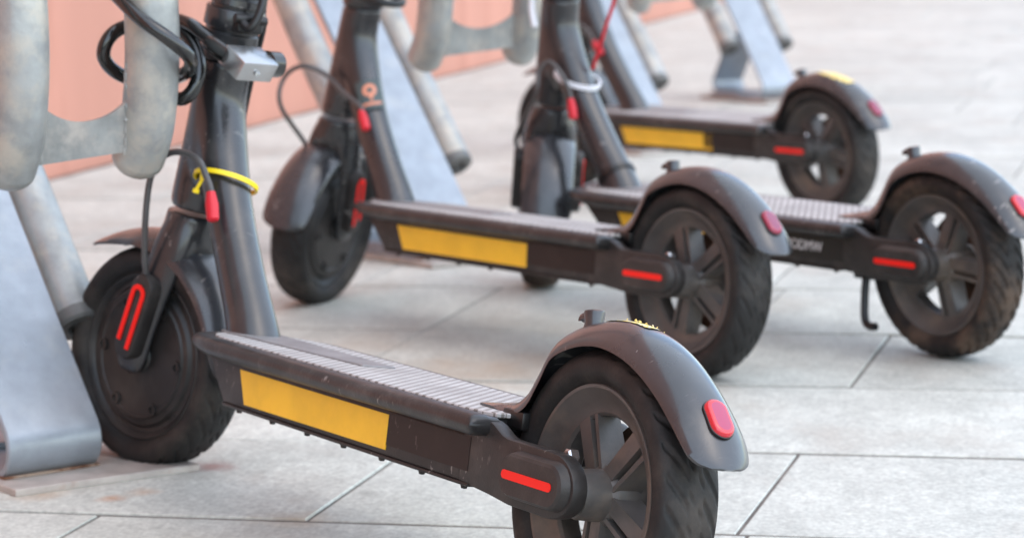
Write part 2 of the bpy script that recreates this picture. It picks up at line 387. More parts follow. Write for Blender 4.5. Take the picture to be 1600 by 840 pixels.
# front strip curls under at the foot, base runs back, strut rises to the strip
cx, cz, rr = 0.024, 0.036, 0.026
foot = [(0.235, 0.0135)]+[(0.17, 0.0125), (0.09, 0.0115)]+arc(cx, cz, rr, 270, 142, 10)
p_last = foot[-1]
front_path = foot+[(p_last[0]+lean_dir.x*k, p_last[1]+lean_dir.z*k) for k in (0.03, 0.1, 0.2, 0.3, 0.4, 0.5, 0.58)]
ME_strip = strip_mesh(front_path, 0.098, 0.008, 'leaning_strip', M_galv)
strut_path = [(0.150, 0.165), (0.185, 0.11), (0.218, 0.06)]+arc(0.205, 0.041, 0.023, 20, -80, 6)+[(0.15, 0.0195), (0.11, 0.0195)]
ME_strut = strip_mesh(strut_path, 0.09, 0.006, 'strut', M_galv)
def side_tube(s):
    pts = cr([(0.096, 0.136), (0.17, 0.228), (0.26, 0.342), (0.325, 0.44), (0.352, 0.54), (0.335, 0.64), (0.265, 0.72), (0.155, 0.745), (0.045, 0.705), (-0.05, 0.62), (-0.098, 0.51), (-0.106, 0.42), (-0.092, 0.345), (-0.070, 0.308)], 6)
    return [(u, s, z) for u, z in pts]
def rack_tube(side, sh):
    b = B(); P = side_tube(0); n = len(P)
    pts = [(u, side*(0.080 if u > 0.1 else 0.080+(sh-0.080)*min(1, (0.1-u)/0.15)) if i > n*0.4 else side*0.080, z) for i, (u, _, z) in enumerate(P)]
    r = 0.0250
    b.tube(pts, r, 24, cap=False)
    # rounded lower end of the hook
    T = (Vector(pts[-1])-Vector(pts[-2])).normalized(); rows = []
    q = T.to_track_quat('Z', 'Y')
    for k in range(7):
        a = k/6*math.pi/2
        rows.append([Vector(pts[-1])+T*(r*0.75*math.sin(a))+q @ Vector((r*math.cos(a)*math.cos(2*math.pi*j/24)+1e-5, r*math.cos(a)*math.sin(2*math.pi*j/24), 0)) for j in range(24)])
    b.grid(rows, closed_v=True)
    return b.mesh('rack_tube', M_tube, sharp=60), pts
def end_cap(side):
    b = B(); P0 = Vector((0.096, side*0.080, 0.136)); T = Vector((0.63, 0, 0.777)).normalized()
    q = (-T).to_track_quat('Z', 'Y')
    prof = [(0.0001, 0.008), (0.006, 0.008), (0.0065, 0.003), (0.012, 0.003), (0.0125, 0.010), (0.0225, 0.010), (0.0255, 0.007), (0.0257, -0.004), (0.0243, -0.006)]
    b.lathe(prof, 28, 'z'); b.xf(Matrix.Translation(P0) @ q.to_matrix().to_4x4())
    return b.mesh('tube_end_cap', M_cap)
def gusset(sh):
    """plate welded between the hooks, with a round-bottomed notch"""
    b = B(); h = sh-0.004; top, bot = 0.395, 0.312; n = 20; rows = []
    for k in range(n+1):
        v = -h+2*h*k/n; f = abs(v)/h; zt = 0.346+0.056*(1-math.sqrt(max(0, 1-min(1, f*1.02)**2)))
        rows.append((v, zt))
    pr = [(-h, bot+0.004), (h, bot-0.004)]+[(v, z) for v, z in reversed(rows)]
    th = 0.006; lz = lambda z: -0.098+0.10*max(0, 0.40-z)+2.2*max(0, 0.36-z)**2
    A = [b.bm.verts.new((lz(z)-th/2, v, z)) for v, z in pr]; C = [b.bm.verts.new((lz(z)+th/2, v, z)) for v, z in pr]
    b.face(A); b.face(list(reversed(C))); m = len(pr)
    for i in range(m): b.face((A[i], C[i], C[(i+1) % m], A[(i+1) % m]))
    return b.mesh('gusset_plate', M_hook, sharp=30)
def base_plate():
    b = B()
    b.prism([(-0.042, 0.062), (-0.056, -0.125), (0.215, -0.125), (0.26, 0.062)], 0.0005, 0.0075, 'z', bev=0.001, seg=1)
    return b.mesh('base_plate', M_rust)
ME_base = base_plate()
def rust_seam():
    b = B(); b.box((0.012, 0.0, 0.0088), (0.016, 0.101, 0.0024), bev=0.001); return b.mesh('rust_seam', M_rust2)
ME_seam = rust_seam()
def weld(side, sh):
    b = B(); P = [( -0.100+0.10*max(0, 0.40-z)+2.2*max(0, 0.36-z)**2, side*(sh-0.0235+random.uniform(-0.001, 0.001)), z) for z in [0.313+0.0035*k for k in range(25)]]
    b.tube(P, [0.0024+0.0005*math.sin(k*2.2)+random.uniform(-.0004, .0004) for k in range(len(P))], 8); return b.mesh('weld_seam', M_hook)
for hd, x, y, sh, lab in ((2.199, -0.438, 2.664, 0.066, 'nearest bike rack, at the left edge, black lock cable wound round its hook'),
                         (2.201, -0.090, 4.176, 0.083, 'galvanised bike rack right behind the scooter with the orange emblem on its neck'),
                         (2.141, 0.294, 5.794, 0.080, 'galvanised bike rack mostly hidden behind the scooter with the white cable tie'),
                         (2.072, 0.667, 7.036, 0.084, 'farthest galvanised bike rack, its bent foot seen beyond the last scooter deck')):
    r = bpy.data.objects.new('bike_rack', None); COL.objects.link(r)
    r.location = (x, y, 0); r.rotation_euler = (0, 0, hd); r.empty_display_size = 0.1
    tag(r, lab, 'bike rack', 'bike racks in a row along the pink wall')
    new('leaning_strip', ME_strip, r); new('strut', ME_strut, r); bp = new('base_plate', ME_base, r); new('rust_seam', ME_seam, bp)
    for sd in (1, -1):
        tm, _ = rack_tube(sd, sh); t = new('rack_tube', tm, r); new('tube_end_cap', end_cap(sd), t)
    g = new('gusset_plate', gusset(sh), r)
    for sd in (1, -1): new('weld_seam', weld(sd, sh), g)

# ------------------------------------------------------------------ scooter parts (local: x forward from the rear axle, y left, z up)
WB, R0 = 0.808, 0.1075
AX = Vector((0.742, 0, 0.365)); AN = Vector((-0.187, 0, 0.9824)).normalized()
def axis_at(z): return Vector((0.742+(0.365-z)*0.190, 0, z))

def tyre_mesh(name, tread, m):
    prof = [(0.0170, 0.0795), (0.0205, 0.0825), (0.0238, 0.0862), (0.0256, 0.0905), (0.0258, 0.0950), (0.0245, 0.0990), (0.0222, 0.1018), (0.0195, 0.1038), (0.0165, 0.1052), (0.0135, 0.1061), (0.0105, 0.1068), (0.0075, 0.1072), (0.0045, 0.1075), (0.0015, 0.1076)]
    full = cr(prof, 3); full = full+[(-y, r) for y, r in reversed(full)]
    full += [(-0.012, 0.076), (0.012, 0.076)]
    b = B(); seg = 400; rows = []
    for k in range(seg):
        a = 2*math.pi*k/seg; row = []
        for y, r in full:
            if r > 0.0985:
                u = abs(y); ph = a*tread[0]/(2*math.pi)+(u-0.012)*tread[1]*(1 if y > 0 else -1)+(0.5 if y < 0 else 0); f = abs((ph % 1)-0.5)
                w = max(0, min(1, (tread[2]-f)/0.05))*max(0, min(1, (u-0.0055)/0.002))*max(0, min(1, (tread[3]-u)/0.0015))
                r -= tread[4]*w
                f2 = abs(((ph+0.5) % 1)-0.5)
                w2 = max(0, min(1, (0.13-f2)/0.04))*max(0, min(1, (u-0.0015)/0.0015))*max(0, min(1, (0.0065-u)/0.0015)); r -= 0.0012*w2
            row.append((r*math.cos(a), y, r*math.sin(a)))
        rows.append(row)
    b.grid(rows, closed_u=True, closed_v=True)
    return b.mesh(name, m, sharp=60)
ME_tyre = tyre_mesh('tyre', (28, 62, 0.17, 0.0225, 0.0016), M_tyre)
ME_tyre_worn = tyre_mesh('tyre', (36, 85, 0.20, 0.0245, 0.0026), M_mud)

def rim_mesh():
    b = B()
    half = [(0.0795, 0.0165), (0.0812, 0.0185), (0.0803, 0.0203), (0.0780, 0.0200), (0.0755, 0.0178), (0.0700, 0.0135), (0.0655, 0.0105), (0.0605, 0.0098), (0.0582, 0.0075)]
    prof = half+[(r, -h) for r, h in reversed(half)]
    b.lathe(prof, 96, 'y', closed=True)
    # hub barrel with flares
    hub = [(0.0001, 0.034), (0.012, 0.034), (0.0175, 0.033), (0.0185, 0.030), (0.0195, 0.012), (0.0225, 0.008), (0.0225, -0.008), (0.0205, -0.012), (0.0195, -0.030), (0.0185, -0.034), (0.0001, -0.034)]
    b.lathe(hub, 40, 'y')
    for k in range(5):
        a = rad(90+72*k); M = Matrix.Rotation(-a+math.pi/2, 4, 'Y')
        # channel section spoke: web and two ribs
        def bar(x0, x1, w0, w1, h0, h1):
            vs = []
            for z, wv, hv in ((0.017, w0, h0), (0.0605, w1, h1)):
                for sx, sy in ((-1, -1), (1, -1), (1, 1), (-1, 1)):
                    xc = (x0 if z < 0.03 else x1)
                    vs.append(b.bm.verts.new(M @ Vector((xc+sx*wv/2, sy*hv/2, z))))
            for f in ((0, 1, 2, 3), (7, 6, 5, 4), (0, 4, 5, 1), (1, 5, 6, 2), (2, 6, 7, 3), (3, 7, 4, 0)): b.face([vs[i] for i in f])
        bar(-0.0010, -0.0012, 0.015, 0.018, 0.010, 0.008)
        bar(-0.0085, -0.0105, 0.0036, 0.0042, 0.024, 0.0190); bar(0.0042, 0.0050, 0.0120, 0.0145, 0.0244, 0.0194)
    return b.mesh('rear_wheel', M_rim, sharp=32)
ME_rim = rim_mesh()
def disc_mesh():
    b = B(); b.lathe([(0.0225, -0.0275), (0.0560, -0.0275), (0.0560, -0.0300), (0.0225, -0.0300)], 64, 'y', closed=True); return b.mesh('brake_disc', M_disc)
ME_disc = disc_mesh()

def deck_body():
    b = B(); h = 0.054
    b.prism([(0.098, 0.0955), (0.549, 0.0955), (0.588, 0.133), (0.093, 0.133)], -h, h, 'y', bev=0.0025)
    # bottom flange with screw heads
    b.prism([(0.114, 0.0930), (0.547, 0.0930), (0.549, 0.0958), (0.112, 0.0958)], -0.0553, 0.0553, 'y', bev=0.001)
    for k in range(7):
        x = 0.125+0.066*k
        for sd in (1, -1): b.lathe([(0.0001, 0.0898), (0.0022, 0.0902), (0.0032, 0.0932)], 12, 'z', (x, sd*0.0505, 0))
    # rear arms
    ac = (0.0, 0.113); r = 0.0238
    top = [(0.128, 0.1475), (0.094, 0.1465), (0.086, 0.1445), (0.072, 0.1385), (0.064, 0.1370)]
    end = [(ac[0]+r*math.cos(rad(a))*1.35, ac[1]+r*math.sin(rad(a))) for a in range(90, 271, 12)]
    bot = [(0.055, 0.0895), (0.085, 0.0925), (0.128, 0.0955)]
    for y0, y1 in ((0.0415, 0.0545), (-0.0545, -0.0415)): b.prism(top+end+bot, y0, y1, 'y', bev=0.0016)
    # cross block in front of the wheel
    b.box((0.118, 0, 0.118), (0.016, 0.088, 0.044), bev=0.003)
    return b.mesh('deck', M_deck, sharp=30)
ME_deck = deck_body()

def deck_outline(hw, x0, x1, nose, n=14, e=2.5):
    pts = [(x0, -hw), ]
    for k in range(2*n+1):
        a = -90+180*k/(2*n); c, s_ = math.cos(rad(a)), math.sin(rad(a))
        pts.append((x1-nose+nose*abs(c)**(2/e), hw*math.copysign(abs(s_)**(2/e), s_)))
    pts.append((x0, hw)); return pts
def trim_mesh():
    """rounded bumper edge: half-round section carried round the deck outline"""
    b = B(); hw, x0, x1, nose = 0.066, 0.098, 0.636, 0.085
    O = deck_outline(hw, x0, x1, nose, 18)[0:]; O = [Vector((p[0], p[1], 0)) for p in O]
    rows = []; n = len(O)
    sec = [(-0.020, 0.1285), (-0.002, 0.1285), (0.0045, 0.1305), (0.0085, 0.1350), (0.0096, 0.1400), (0.0086, 0.1450), (0.0050, 0.1487), (-0.0005, 0.1500), (-0.010, 0.1503), (-0.0115, 0.1492), (-0.020, 0.1480)]
    for i in range(n):
        t = (O[min(i+1, n-1)]-O[max(i-1, 0)]).normalized(); nr = Vector((t.y, -t.x, 0))
        x = O[i].x; fr = max(0, min(1, (x-0.50)/0.12)); re = max(0, min(1, (0.165-x)/0.06))
        kh = 1-0.52*fr-0.25*re; kd = 1-0.35*fr-0.3*re
        rows.append([O[i]+nr*(d*kd if d > 0 else d)+Vector((0, 0, 0.1503-(0.1503-z)*kh)) for d, z in sec])
    # taper the two rear ends to round them
    for idx in (0, -1):
        base = rows[idx]
        ext = []
        for q, sc in ((0.004, 0.85), (0.0065, 0.55), (0.0072, 0.15)):
            ext.append([Vector((p.x-q, p.y, 0.1425+(p.z-0.1425)*sc)) for p in base])
        if idx == 0: rows = list(reversed(ext))+rows
        else: rows = rows+ext
    R = b.grid(rows, closed_v=True); b.face(R[0]); b.face(list(reversed(R[-1])))
    # plate carrying the mat
    b.prism(deck_outline(hw-0.006, 0.104, x1-0.012, nose, 10), 0.1375, 0.1480, 'z')
    return b.mesh('deck_trim', M_trim, sharp=50)
ME_trim = trim_mesh()
def mat_mesh():
    b = B()
    o = deck_outline(0.0545, 0.128, 0.622, 0.075, 12); o.insert(0, (0.100, -0.044)); o.append((0.100, 0.044))
    b.prism(o, 0.1478, 0.1515, 'z', bev=0.0008, seg=1)
    return b.mesh('grip_mat', M_mat)
ME_mat = mat_mesh()
def pad_mesh():
    b = B(); o = [(0.385, -0.024), (0.54, -0.027)]+[(0.612+0.030*math.cos(rad(a)), 0.030*math.sin(rad(a))) for a in range(-80, 81, 16)]+[(0.54, 0.022), (0.385, 0.008)]
    b.prism([(x, y) for x, y in o], 0.1512, 0.1528, 'z', bev=0.0008, seg=1)
    return b.mesh('stem_pad', M_pad)
ME_pad = pad_mesh()
def plate(name, poly, y, m, th=0.0008):
    b = B(); b.prism(poly, y-0.0005 if y > 0 else y-th, y+th if y > 0 else y+0.0005, 'y'); return b.mesh(name, m, sharp=30)
HB = 0.054
ME_ystk = [plate('yellow_sticker', [(0.246, 0.1005), (0.505, 0.0995), (0.520, 0.1285), (0.246, 0.1285)], s*HB, M_yellow) for s in (1, -1)]
PN = [(0.116, 0.1045), (0.2455, 0.1045), (0.2455, 0.1305), (0.116, 0.1305)]
ME_pan = [plate('side_panel', PN, s*HB, M_panel) for s in (1, -1)]
ME_panb = [plate('side_panel', PN, s*HB, M_pblack) for s in (1, -1)]
def stadium(x0, x1, z, r, n=10):
    return [(x1-r+r*math.cos(rad(a)), z+r*math.sin(rad(a))) for a in [(-90+180*k/n) for k in range(n+1)]]+[(x0+r+r*math.cos(rad(a)), z+r*math.sin(rad(a))) for a in [(90+180*k/n) for k in range(n+1)]]
def cap_mesh(s):
    b = B(); y0, y1 = (0.0540, 0.0628) if s > 0 else (-0.0628, -0.0540)
    o0 = stadium(-0.0290, 0.0600, 0.1135, 0.0185); o1 = stadium(-0.0245, 0.0570, 0.1130, 0.0140)
    A = [b.bm.verts.new((x, s*0.0535, z)) for x, z in o0]; C = [b.bm.verts.new((x, s*0.0612, z)) for x, z in stadium(-0.0268, 0.0585, 0.1132, 0.0160)]; D = [b.bm.verts.new((x, s*0.0630, z)) for x, z in o1]
    n = len(A)
    for P, Q in ((A, C), (C, D)):
        for i in range(n): b.face((P[i], P[(i+1) % n], Q[(i+1) % n], Q[i]))
    b.face(D)
    return b.mesh('axle_cover', M_black if False else M_deck, sharp=28)
ME_cap = [cap_mesh(s) for s in (1, -1)]
ME_strip_r = [plate('reflector', stadium(-0.0160, 0.0530, 0.1132, 0.0033, 5), s*0.0630, M_red, 0.0006) for s in (1, -1)]
def bolt_mesh():
    b = B(); b.lathe([(0.0001, 0.0), (0.0045, 0.0), (0.0058, -0.0015), (0.0058, -0.008)], 6, 'y', (0.003, 0.0412, 0.1345)); b.lathe([(0.0001, 0.0), (0.0085, 0.0), (0.009, -0.001), (0.009, -0.003)], 24, 'y', (0.0, 0.0412, 0.1130)); return b.mesh('axle_bolt', M_chrome)
ME_bolt = bolt_mesh()

# rear fender: section carried along its crown
def fender_sheet(path, th=0.0026):
    """path: (x, z, halfwidth, skirt drop); sheet with thickness; normal from tangent in the xz plane"""
    P = cr(path, 6); b = B(); n = len(P); outer, inner = [], []
    for i in range(n):
        x, z, w, d = P[i]; x0, z0 = P[max(i-1, 0)][:2]; x1, z1 = P[min(i+1, n-1)][:2]
        t = Vector((x1-x0, 0, z1-z0)).normalized(); nr = Vector((t.z, 0, -t.x))    # outward for a path running front to rear over the top
        if nr.z < 0 and i == 0: pass
        ro, ri = [], []
        m = 16
        for k in range(m+1):
            f = -1+2*k/m; yy = w*math.copysign(abs(f)**0.92, f)
            drop = d*abs(f)**2.2
            c = Vector((x, yy, z))
            ro.append(c-nr*(-1)*(-drop)); ri.append(c-nr*(-1)*(-drop-th)*1.0)
        outer.append(ro); inner.append(ri)
    A = b.grid(outer); C = b.grid(inner); m = len(outer[0])-1
    for i in range(n-1):
        for j in (0, m): b.face((A[i][j], A[i+1][j], C[i+1][j], C[i][j]))
    for i in (0, n-1):
        for j in range(m): b.face((A[i][j], A[i][j+1], C[i][j+1], C[i][j]))
    return b
def polar(r, th): return (-r*math.cos(rad(th)), R0+r*math.sin(rad(th)))
rp = [(0.150, 0.1542, 0.0300, 0.0010), (0.141, 0.1550, 0.0310, 0.0015), (0.130, 0.1572, 0.0314, 0.004), (0.114, 0.1630, 0.0315, 0.014), (0.101, 0.1750, 0.0320, 0.022), (0.090, 0.1905, 0.0318, 0.0225)]
for r, th, w_, d in ((0.1290, 123, 0.0312, 0.020), (0.1275, 107, 0.0305, 0.018), (0.1272, 90, 0.0300, 0.017), (0.1280, 74, 0.0295, 0.0165), (0.1300, 60, 0.0290, 0.0160), (0.1335, 47, 0.0285, 0.0150), (0.1385, 36, 0.0282, 0.014), (0.1425, 28, 0.0275, 0.012), (0.1450, 22.5, 0.0255, 0.010), (0.1468, 19, 0.021, 0.007), (0.1476, 17, 0.0135, 0.003), (0.1478, 16.4, 0.005, 0.0008)):
    x, z = polar(r, th); rp.append((x, z, w_, d))
def rear_fender():
    b = fender_sheet(rp)
    return b.mesh('rear_fender', M_fend, sharp=50)
ME_rf = rear_fender()
def skirt_mount():
    b = B()
    for s in (1, -1): b.box((0.098, s*0.026, 0.148), (0.03, 0.012, 0.014), bev=0.002)
    b.box((0.098, 0, 0.150), (0.022, 0.05, 0.012), bev=0.002)
    return b.mesh('fender_mount', M_black)
ME_mount = skirt_mount()
def on_fender(r, th, y=0, out=0.0):
    x, z = polar(r+out, th); return Vector((x, y, z))
def tail_light():
    b = B(); c = on_fender(0.1412, 31.5, 0, 0.0); t = (on_fender(0.1505, 21)-on_fender(0.1385, 41)).normalized()   # along the fender, downwards
    nr = Vector((t.z, 0, -t.x)); nr = nr if nr.x < 0 else -nr; yv = Vector((0, 1, 0))
    def ring(hw, hl, off):
        o = []
        for k in range(32):
            a = 2*math.pi*k/32; cx_, sx_ = math.cos(a), math.sin(a)
            l = (hl-hw)*(1 if sx_ >= 0 else -1)+hw*sx_
            o.append(c+yv*(hw*cx_)+t*l+nr*off)
        return [b.bm.verts.new(p) for p in o]
    rs = [ring(0.0094, 0.0158, -0.006), ring(0.0094, 0.0158, 0.0012), ring(0.0087, 0.0151, 0.0032), ring(0.0074, 0.0138, 0.0042), ring(0.0056, 0.0120, 0.0044)]
    for P, Q in zip(rs, rs[1:]):
        for i in range(32): b.face((P[i], P[(i+1) % 32], Q[(i+1) % 32], Q[i]))
    f = b.face(rs[-1]); f.material_index = 1
    me = b.mesh('tail_light', [M_lamp, M_lampc], sharp=40)
    b2 = B()
    def ring2(hw, hl, off):
        return [b2.bm.verts.new(c+yv*(hw*math.cos(2*math.pi*k/32))+t*((hl-hw)*(1 if math.sin(2*math.pi*k/32) >= 0 else -1)+hw*math.sin(2*math.pi*k/32))+nr*off) for k in range(32)]
    q = [ring2(0.0102, 0.0166, -0.004), ring2(0.0100, 0.0164, 0.0004), ring2(0.0094, 0.0158, 0.0008)]
    for P, Q in zip(q, q[1:]):
        for i in range(32): b2.face((P[i], P[(i+1) % 32], Q[(i+1) % 32], Q[i]))
    return me, b2.mesh('light_bezel', M_black)
ME_tl, ME_bez = tail_light()
ME_tld = ME_tl.copy(); ME_tld.materials[0] = M_lampd; ME_tld.materials[1] = M_lampdc
def hook_mesh():
    b = B(); c = on_fender(0.127, 113)
    t = Matrix.Rotation(rad(8), 4, 'Y')
    b.lathe([(0.0001, 0.0135), (0.0045, 0.0138), (0.0075, 0.0130), (0.0080, 0.0115), (0.0072, 0.004), (0.0078, 0.001), (0.0120, -0.003)], 20, 'z')
    b.tube(cr([(0.004, 0, 0.0085), (0.010, 0, 0.0085), (0.0145, 0, 0.0075), (0.0150, 0, 0.0055)], 4), [0.0040]*13, 10)
    b.xf(Matrix.Translation(c) @ t)
    return b.mesh('latch_hook', M_fend)
ME_hook = hook_mesh()
def torn_sticker(t0, t1, wl0, wr0, seed):
    """ragged remnant of a yellow sticker lying over the fender crown"""
    rng = random.Random(seed); b = B(); n = 22; rows = []
    for i in range(n+1):
        th = t0+(t1-t0)*i/n; taper = math.sin(math.pi*min(1, (i+0.5)/n*0.85))**0.7
        wl = wl0*taper+rng.uniform(-0.0012, 0.0012); wr = wr0*taper+rng.uniform(-0.0015, 0.0015)
        row = []
        for k in range(7):
            f = k/6; y = -wr+(wl+wr)*f; r_ = 0.1272+max(0, min(16, 90-th))*0.00005+max(0, 74-th)*0.000143-0.0172*(abs(y)/0.0298)**2.2
            row.append(on_fender(r_, th, y, 0.0005+rng.uniform(0, 0.0002)))
        rows.append(row)
    b.grid(rows)
    for k in range(16):   # loose fibres at the torn end
        th = rng.uniform(t1, t1+0.55*(t0-t1)); y = rng.uniform(-wr0*0.8, wl0*0.6); p = on_fender(0.1275-0.0172*(abs(y)/0.030)**2.2, th, y, 0.001)
        d = Vector((rng.uniform(-1, 0.6), rng.uniform(-1, 1), rng.uniform(0.3, 1.3))).normalized()*rng.uniform(0.0008, 0.0022)
        b.tube([p, p+d*0.6, p+d+Vector((rng.uniform(-1, 1)*0.0007, 0, 0))], [0.0005, 0.0004, 0.0002], 5)
    return b.mesh('torn_sticker', M_torn, recalc=True)
ME_torn = torn_sticker(107, 79, 0.0045, 0.019, 3); ME_torn2 = torn_sticker(98, 60, 0.012, 0.019, 5)

# frame: curved neck rising from the deck to the head tube
def frame_mesh():
    b = B()
    c = cr([(0.604, 0, 0.128, 0.0290), (0.618, 0, 0.158, 0.0240), (0.650, 0, 0.200, 0.0222), (0.690, 0, 0.256, 0.0222), (0.722, 0, 0.312, 0.0242), (0.739, 0, 0.358, 0.0252), (0.734, 0, 0.398, 0.0250)], 6)
    b.tube([p[:3] for p in c], [p[3] for p in c], 32, ref=(0, 1, 0))
    h = [axis_at(z) for z in (0.254, 0.27, 0.30, 0.34, 0.38, 0.398)]
    b.tube(h, [0.0268, 0.0268, 0.0262, 0.0258, 0.0255, 0.0250], 32, ref=(0, 1, 0))
    c2 = cr([(0.702, 0, 0.285, 0.020), (0.734, 0, 0.292, 0.020), (0.762, 0, 0.285, 0.018)], 3)
    b.tube([p[:3] for p in c2], [p[3] for p in c2], 24, ref=(0, 1, 0))
    c3 = cr([(0.722, 0, 0.275, 0.016), (0.734, 0, 0.295, 0.0240), (0.741, 0, 0.33, 0.0262), (0.741, 0, 0.365, 0.0258)], 4)
    b.tube([p[:3] for p in c3], [p[3] for p in c3], 28, ref=(0, 1, 0))
    me = b.mesh('frame', M_paint)
    return blend(me, 0.0025, 26)
ME_frame = frame_mesh()
def along_axis(profile, seg=36):
    """profile (radius, z) revolved about the steering axis"""
    b = B(); rows = []
    X = AN.cross(Vector((0, 1, 0))).normalized(); Y = Vector((0, 1, 0))
    for k in range(seg):
        a = 2*math.pi*k/seg; rows.append([axis_at(z)+X*(r*math.cos(a))+Y*(r*math.sin(a)) for r, z in profile])
    b.grid(rows, closed_u=True); return b
def collar_mesh():
    b = along_axis([(0.0200, 0.3985), (0.0262, 0.3985), (0.0270, 0.4000), (0.0265, 0.4240), (0.0252, 0.4255), (0.0252, 0.4275), (0.0280, 0.4285), (0.0285, 0.4300), (0.0283, 0.4450), (0.0274, 0.4465), (0.0245, 0.4470), (0.0245, 0.4500), (0.0278, 0.4510), (0.0270, 0.4570), (0.0230, 0.4585), (0.0200, 0.4585)])
    return b.mesh('folding_collar', M_paint, sharp=30)
ME_collar = collar_mesh()
def seam_mesh():
    b = along_axis([(0.0250, 0.3970), (0.0254, 0.3972), (0.0254, 0.3998), (0.0250, 0.4000)]); return b.mesh('collar_band', M_paint)
def lever_mesh():
    b = B(); p = axis_at(0.432)
    b.box(p+Vector((-0.031, 0.0, 0.0)), (0.014, 0.026, 0.018), bev=0.003)
    b.tube(cr([tuple(p+Vector((-0.034, 0.010, 0.004))), tuple(p+Vector((-0.045, 0.004, -0.004))), tuple(p+Vector((-0.047, -0.004, 0.014))), tuple(p+Vector((-0.040, -0.010, 0.045)))], 5), 0.0042, 10)
    b.tube([p+Vector((-0.036, -0.016, 0.004)), p+Vector((-0.036, 0.016, 0.004))], 0.0045, 12)
    return b.mesh('folding_lever', M_black)
ME_lever = lever_mesh()
def ring_mesh():
    b = B(); p = axis_at(0.418); pts = []
    for k in range(41):
        a = 2*math.pi*k/40; pts.append((p.x-0.022+0.048*math.cos(a), 0.031*math.sin(a), p.z-0.006+0.010*math.cos(a)))
    b.tube(pts, 0.0050, 10, cap=False)
    return b.mesh('folding_ring', M_black)
ME_ring = ring_mesh()
def stem_mesh():
    b = along_axis([(0.0215, 0.44), (0.0215, 0.60), (0.0200, 0.98), (0.0001, 0.985)], 28); return b.mesh('steering_stem', M_paint)
ME_stem = stem_mesh()
def bar_mesh():
    b = B(); p = axis_at(0.985)
    b.tube(cr([(p.x, -0.16, p.z), (p.x+0.004, -0.05, p.z+0.004), (p.x+0.004, 0.05, p.z+0.004), (p.x, 0.16, p.z)], 5), 0.0145, 16)
    b.tube([p-AN*0.03, p+AN*0.016], [0.024, 0.026], 20, round_end=False)
    b.box(p+Vector((-0.005, 0, 0.018)), (0.060, 0.042, 0.014), bev=0.005)
    return b.mesh('handlebar', M_paint)
ME_bar = bar_mesh()
def grip_mesh(s):
    b = B(); p = axis_at(0.985)
    b.tube([(p.x, s*0.11, p.z), (p.x, s*0.115, p.z), (p.x, s*0.225, p.z), (p.x, s*0.228, p.z)], [0.0165, 0.0180, 0.0180, 0.0160], 18); return b.mesh('grip', M_grip)
ME_gr = [grip_mesh(s) for s in (1, -1)]
def lever2():
    b = B(); p = axis_at(0.985); b.tube(cr([(p.x+0.015, 0.09, p.z-0.004), (p.x+0.045, 0.13, p.z-0.012), (p.x+0.05, 0.20, p.z-0.02)], 5), 0.005, 8); return b.mesh('brake_lever', M_black)
ME_bl = lever2()

FA = Vector((WB, 0, R0))
def fork_mesh():
    b = B()
    h = [axis_at(z) for z in (0.250, 0.240, 0.225, 0.205)]
    b.tube(h, [0.0275, 0.0285, 0.0290, 0.0240], 28, ref=(0, 1, 0))
    for s in (1, -1):
        c = cr([(0.764, s*0.010, 0.240, 0.0215), (0.767, s*0.021, 0.220, 0.0220), (0.775, s*0.0285, 0.195, 0.0205), (0.787, s*0.0310, 0.165, 0.0195), (0.798, s*0.0315, 0.135, 0.0185), (0.808, s*0.0315, 0.1075, 0.0180), (0.812, s*0.0315, 0.0970, 0.0140), (0.8135, s*0.0315, 0.0925, 0.0070)], 5)
        fl = [0.9, 0.62, 0.42, 0.36, 0.34, 0.34, 0.34, 0.34]
        fl2 = [fl[min(7, int(i/5))]+(fl[min(7, int(i/5)+1)]-fl[min(7, int(i/5))])*((i % 5)/5) for i in range(len(c))]
        b.tube([p[:3] for p in c], [p[3] for p in c], 24, flat=fl2, ref=(1, 0, 0.6))
    me = b.mesh('fork', M_paint)
    return blend(me, 0.0022, 6)
ME_fork = fork_mesh()
leg_d = (Vector((0.808, 0, 0.1075))-Vector((0.787, 0, 0.165))).normalized()
def fork_cover(s):
    """pod on the outside of the fork leg"""
    b = B(); c0 = Vector((0.793, s*0.0405, 0.148)); up = -leg_d; sd = Vector((up.z, 0, -up.x))
    def ring(hw, hl, off):
        return [b.bm.verts.new(c0+sd*(hw*math.cos(2*math.pi*k/28))+up*((hl-hw)*(1 if math.sin(2*math.pi*k/28) >= 0 else -1)+hw*math.sin(2*math.pi*k/28))+Vector((0, s*off, 0))) for k in range(28)]
    rs = [ring(0.0150, 0.044, -0.007), ring(0.0150, 0.044, 0.0030), ring(0.0135, 0.0425, 0.0060), ring(0.0110, 0.040, 0.0070)]
    for P, Q in zip(rs, rs[1:]):
        for i in range(28): b.face((P[i], P[(i+1) % 28], Q[(i+1) % 28], Q[i]))
    b.face(rs[-1]); return b.mesh('fork_cover', M_deck, sharp=30)
